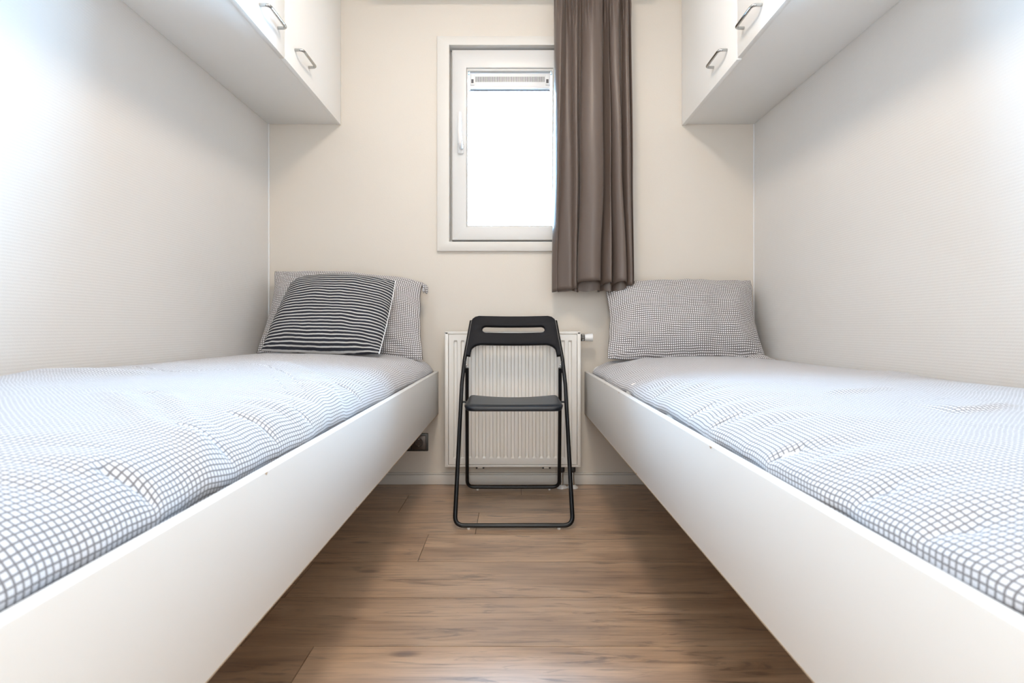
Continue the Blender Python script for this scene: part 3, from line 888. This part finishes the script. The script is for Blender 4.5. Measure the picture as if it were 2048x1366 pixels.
# ------------------------------------------------------------------ pillows
def pillow(name, corners, thick, mat, label, cat, seed, edge, wr=.004, pw=(2.6, 2.6), NU=64, NV=44, uvsize=None, back=.8):
    """corners TL, TR, BR, BL (world points). edge(u,v)-> offset vector of the outline"""
    TL, TR, BR, BLc = [Vector(c) for c in corners]
    nrm_ = ((TR - TL).cross(BLc - TL)).normalized()
    if nrm_.y > 0: nrm_ = -nrm_
    Wm = ((TR - TL).length + (BR - BLc).length) / 2; Hm = ((BLc - TL).length + (BR - TR).length) / 2
    V = []; UV = []; F = []; idx = {}
    for lay in (0, 1):
        for j in range(NV + 1):
            v = -1 + 2 * j / NV; v = math.sin(v * math.pi / 2) * .55 + v * .45
            for i in range(NU + 1):
                u = -1 + 2 * i / NU; u = math.sin(u * math.pi / 2) * .55 + u * .45
                rim = i in (0, NU) or j in (0, NV)
                if lay == 1 and rim:
                    idx[(1, i, j)] = idx[(0, i, j)]; continue
                a, b_ = (u + 1) / 2, (v + 1) / 2            # b: 0 bottom .. 1 top
                p = (TL * (1 - a) + TR * a) * b_ + (BLc * (1 - a) + BR * a) * (1 - b_)
                # pulled-in edges between the corners
                t = max(0, (1 - abs(u) ** pw[0])) ** .55 * max(0, (1 - abs(v) ** pw[1])) ** .55
                p = p + edge(u, v)
                sgn = 1 if lay == 0 else -back
                bump = wr * (nz(u * 3.5, v * 3.0, seed) * 1.4 + nz(u * 8 + v * 3, v * 5, seed + 5) * .7)
                # pull lines radiating from the corners
                ca = math.atan2(1 - abs(v) + .02, 1 - abs(u) + .02)
                cr = math.hypot(1 - abs(u), 1 - abs(v))
                bump += wr * .8 * math.sin(ca * 13 + seed) * math.exp(-cr * 2.2) * (1 if t > .05 else t / .05)
                p = p + nrm_ * (sgn * thick * t + bump * min(1, t * 3))
                idx[(lay, i, j)] = len(V); V.append(p); UV.append((a * Wm + .003 * nz(u * 3, v * 3, seed + 8), b_ * Hm + .004 * nz(u * 2, v * 3, seed + 9)))
    for j in range(NV):
        for i in range(NU):
            F.append((idx[(0, i, j)], idx[(0, i + 1, j)], idx[(0, i + 1, j + 1)], idx[(0, i, j + 1)]))
            F.append((idx[(1, i, j)], idx[(1, i, j + 1)], idx[(1, i + 1, j + 1)], idx[(1, i + 1, j)]))
    rim = [V[idx[(0, i, 0)]] for i in range(NU + 1)], [V[idx[(0, NU, j)]] for j in range(NV + 1)], [V[idx[(0, i, NV)]] for i in range(NU, -1, -1)], [V[idx[(0, 0, j)]] for j in range(NV, -1, -1)]
    base = (TL + TR + BR + BLc) / 4; base.z = min(v.z for v in V)
    rt = root(name, base, label, cat)
    mesh_from('cover', V, F, mat, rt, True, UV)
    return rt, rim

# left pillow, leaning on the back wall
def edge_lp(u, v):
    e = Vector((0, 0, 0))
    if v > 0: e.z += .012 * v * (1 - u * u) - .010 * v * max(0, u) ** 3
    if v < 0: e.z += -.006 * (-v) * (1 - u * u)
    e.x += (-.012 * u) * (1 - v * v) * 1.0
    e.x += -.016 * max(0, -u) * max(0, .3 - v)
    e.y += .006 * nz(u * 3, v * 2, 5.)
    e.z += .007 * nz(u * 2.6, v * 1.5, 15.) * abs(v); e.x += .007 * nz(u * 1.5, v * 2.6, 16.) * abs(u)
    return e
lp, rim = pillow('pillow', [px(550, 543, 2.395), px(845, 560, 2.395), px(847, 719, 2.235), px(522, 706, 2.235)], .068, M['check_pillow'],
            'grey checked pillow leaning on the wall behind the striped cushion', 'pillow', 2.3, edge_lp, .0065, (2.9, 2.2))
# bunched corner of its pillowcase
bm = bmesh.new()
c = px(850, 577, 2.37)
for k, (ox, oz, rr_) in enumerate(((-.006, .010, .010), (.004, .002, .012), (.006, -.012, .009), (-.004, -.006, .011))):
    r_ = bmesh.ops.create_icosphere(bm, subdivisions=3, radius=rr_)
    for v in r_['verts']:
        q = v.co.copy(); q *= 1 + .35 * nz(q.x * 160 + k, q.y * 160, q.z * 120)
        v.co = Vector((c.x + ox + q.x * .8, c.y + q.y * 1.1, c.z + oz + q.z * 1.3))
o = from_bm('bunched_corner', bm, M['check_pillow'], lp, True)
ul = o.data.uv_layers.new(name='UVMap')
for lpz in o.data.loops:
    cc = o.data.vertices[lpz.vertex_index].co; ul.data[lpz.index].uv = (cc.x + cc.y * .6, cc.z + cc.y * .3)

# right pillow
def edge_rp(u, v):
    e = Vector((0, 0, 0))
    if v > 0: e.z += v * (-.004 * math.sin((u + .1) * 3.0) + .008 * (1 - u * u))
    if v < 0: e.z += v * (.010 * (1 - u * u) + .008 * max(0, u) * (1 - u))
    e.x += (-.012 * u) * (1 - v * v)
    e.x += .020 * max(0, u) * max(0, -v - .2)
    e.y += .006 * nz(u * 3, v * 2, 9.)
    e.z += .008 * nz(u * 2.4, v * 1.5, 25.) * abs(v); e.x += .008 * nz(u * 1.5, v * 2.6, 26.) * abs(u)
    return e
rp, rim2 = pillow('pillow', [px(1211, 570, 2.405), px(1502, 559, 2.395), px(1526, 716, 2.235), px(1216, 717, 2.235)], .078, M['check_pillow'],
            'grey checked pillow standing alone under the curtain on the bed without a cushion', 'pillow', 6.1, edge_rp, .0070, (2.9, 2.2))
# loose hem of the pillowcase lying towards the wall
V = []; UV = []; F = []
A = px(1490, 702, 2.23); B = px(1548, 709, 2.17)
for i in range(19):
    t = i / 18
    for j in range(9):
        q = j / 8
        p = A.lerp(B, t); p.y += -.05 + q * .09; p.z = .594 + .026 * math.sin(math.pi * min(1., t * 1.05)) ** .7 * (1 - (2 * q - 1) ** 2) + .004 * nz(t * 5, q * 4, 2) + .004
        V.append(p); UV.append((t * .13, q * .09))
for i in range(18):
    for j in range(8): F.append((i * 9 + j, (i + 1) * 9 + j, (i + 1) * 9 + j + 1, i * 9 + j + 1))
o = mesh_from('loose_hem', V, F, M['check_pillow'], rp, True, UV)
md = o.modifiers.new('thick', 'SOLIDIFY'); md.thickness = .004

# striped cushion
def edge_c(u, v):
    e = Vector((0, 0, 0))
    if v > 0: e.z += .018 * v * (1 - u * u)
    if v < 0: e.z += .006 * v * (1 - u * u) * 1
    e.x += (.004 * u) * (1 - v * v)
    cr = max(0, abs(u) + abs(v) - 1.75) / .25
    if u < 0 and v > 0: e += Vector((.012, 0, -.008)) * cr
    return e
cu_, rimc = pillow('cushion', [px(587, 556, 2.215), px(791, 562, 2.215), px(758, 708, 2.02), px(522, 702, 2.02)], .075, M['stripe'],
            'dark and white striped square cushion leaning against the checked pillow', 'cushion', 4.4, edge_c, .003, (2.6, 2.4), 56, 48)
tube('piping', [p + Vector((0, 0, 0)) for p in rimc[1]], .0022, M['piping'], cu_, 8)

# ------------------------------------------------------------------ curtain
def curtain():
    dC = 2.375
    mid = [(1107, .000), (1109, .03), (1115, .052), (1121, .025), (1130, .012), (1141, .016), (1147, .040), (1153, .046), (1159, .012),
           (1159, .050), (1171, .082), (1188, .090), (1203, .066), (1200, .010), (1211, .026), (1219, .048), (1217, .006), (1226, .052),
           (1238, .062), (1242, .014), (1250, .050), (1258, .046), (1257, .010), (1264, .030), (1265, .004)]
    top = [(1109, .000), (1112, .03), (1121, .050), (1128, .030), (1133, .010), (1141, .020), (1145, .038), (1151, .046), (1158, .020),
           (1164, .040), (1172, .058), (1184, .066), (1200, .052), (1204, .018), (1210, .030), (1214, .046), (1213, .016), (1220, .050),
           (1232, .056), (1240, .020), (1246, .044), (1252, .044), (1256, .016), (1260, .030), (1262, .004)]
    bot = [(1104, .000), (1105, .02), (1113, .046), (1115, .030), (1128, .022), (1142, .018), (1147, .036), (1152, .040), (1156, .012),
           (1153, .060), (1166, .088), (1184, .098), (1196, .078), (1194, .010), (1206, .050), (1219, .066), (1219, .012), (1230, .066),
           (1247, .072), (1248, .020), (1253, .044), (1261, .050), (1262, .010), (1265, .030), (1266, .004)]
    botz = [.898, .896, .898, .903, .906, .908, .912, .914, .918, .936, .940, .942, .942, .918, .934, .938, .920, .938, .940, .922, .926, .924, .926, .924, .926]
    SUB = 7
    cm, ct, cb = catmull(mid, SUB), catmull(top, SUB), catmull(bot, SUB)
    bz = [z[0] for z in catmull([(z,) for z in botz], SUB)]
    n = len(cm); NZ = 70
    zt = 2.262; z_mid = 1.45
    V = []; UV = []; F = []
    acc = [0]
    for i in range(1, n):
        acc.append(acc[-1] + math.hypot((cm[i][0] - cm[i - 1][0]) * dC / FPX, cm[i][1] - cm[i - 1][1]))
    for j in range(NZ + 1):
        t = j / NZ
        for i in range(n):
            z = zt + (bz[i] - zt) * t
            if z > z_mid:
                k = smooth01((z - z_mid) / (2.15 - z_mid)); a, b_ = cm[i], ct[i]
            else:
                k = smooth01((z_mid - z) / (z_mid - .95)); a, b_ = cm[i], cb[i]
            xp = a[0] + (b_[0] - a[0]) * k; f = a[1] + (b_[1] - a[1]) * k
            # gathered heading: small extra pleats that fade out downwards
            gth = smooth01((z - 2.06) / .16)
            f += gth * .010 * math.sin(acc[i] * 210) * (.6 + .4 * math.sin(acc[i] * 47))
            f += .004 * nz(acc[i] * 9, z * 3.2, 3.3)
            xp += 1.6 * nz(acc[i] * 6, z * 2.5, 8.1)
            if z > 2.20: f *= 1 - .35 * smooth01((z - 2.20) / .04)
            X = (xp - VPX) * dC / FPX
            V.append((X, -.066 - f, z)); UV.append((acc[i], z))
    for j in range(NZ):
        for i in range(n - 1):
            F.append((j * n + i, (j + 1) * n + i, (j + 1) * n + i + 1, j * n + i + 1))
    rt = root('curtain', (.37, -.09, .90), 'taupe brown satin curtain drawn to the right half of the window', 'curtain')
    o = mesh_from('fabric', V, F, M['curtain'], rt, True, UV)
    md = o.modifiers.new('thick', 'SOLIDIFY'); md.thickness = .0012
    # turned-up hem inside the bottom
    V2 = []; F2 = []; UV2 = []
    for j in range(5):
        for i in range(n):
            b_ = cb[i]; X = (b_[0] - VPX + 1.0) * dC / FPX
            V2.append((X, -.066 - b_[1] * .55 + .004 * nz(acc[i] * 30, j * .7, 2), min(bz) + .004 + .02 * j + .006 * nz(acc[i] * 18, j * .5, 6)))
            UV2.append((acc[i], j * .02))
    for j in range(4):
        for i in range(n - 1): F2.append((j * n + i, j * n + i + 1, (j + 1) * n + i + 1, (j + 1) * n + i))
    mesh_from('lining_hem', V2[9 * SUB * 0:], F2, M['curtain'], rt, True, UV2)
    return rt
curtain()
rl = root('curtain_rail', (0, -.09, 2.27), 'white curtain rail above the window', 'curtain rail')
box('track', -.62, .62, -.105, -.078, 2.266, 2.290, M['white_plastic'], rl, .003)
for X in (-.5, 0, .5):
    box('bracket', X - .012, X + .012, -.100, -.0005, 2.2905, 2.297, M['white_plastic'], rl, .001)

# ------------------------------------------------------------------ ceiling lamp (above and behind the view)
lm = root('ceiling_lamp', (0, LAMP_Y, ZC - .09), 'round flush ceiling lamp with frosted shade', 'lamp')
lathe('lamp_base', [(.20, 0), (.20, -.02)], M['white_plastic'], lm, (0, LAMP_Y, ZC))
m, nd, lk, b = new_mat('lit_frosted_shade', (.9, .9, .88), .4)
b.inputs['Emission Color'].default_value = (*LAMP_COLOR, 1); b.inputs['Emission Strength'].default_value = LAMP_STRENGTH
lathe('lamp_shade', [(.19, -.021), (.185, -.045), (.16, -.068), (.11, -.082), (.05, -.088), (.01, -.0885)], m, lm, (0, LAMP_Y, ZC))
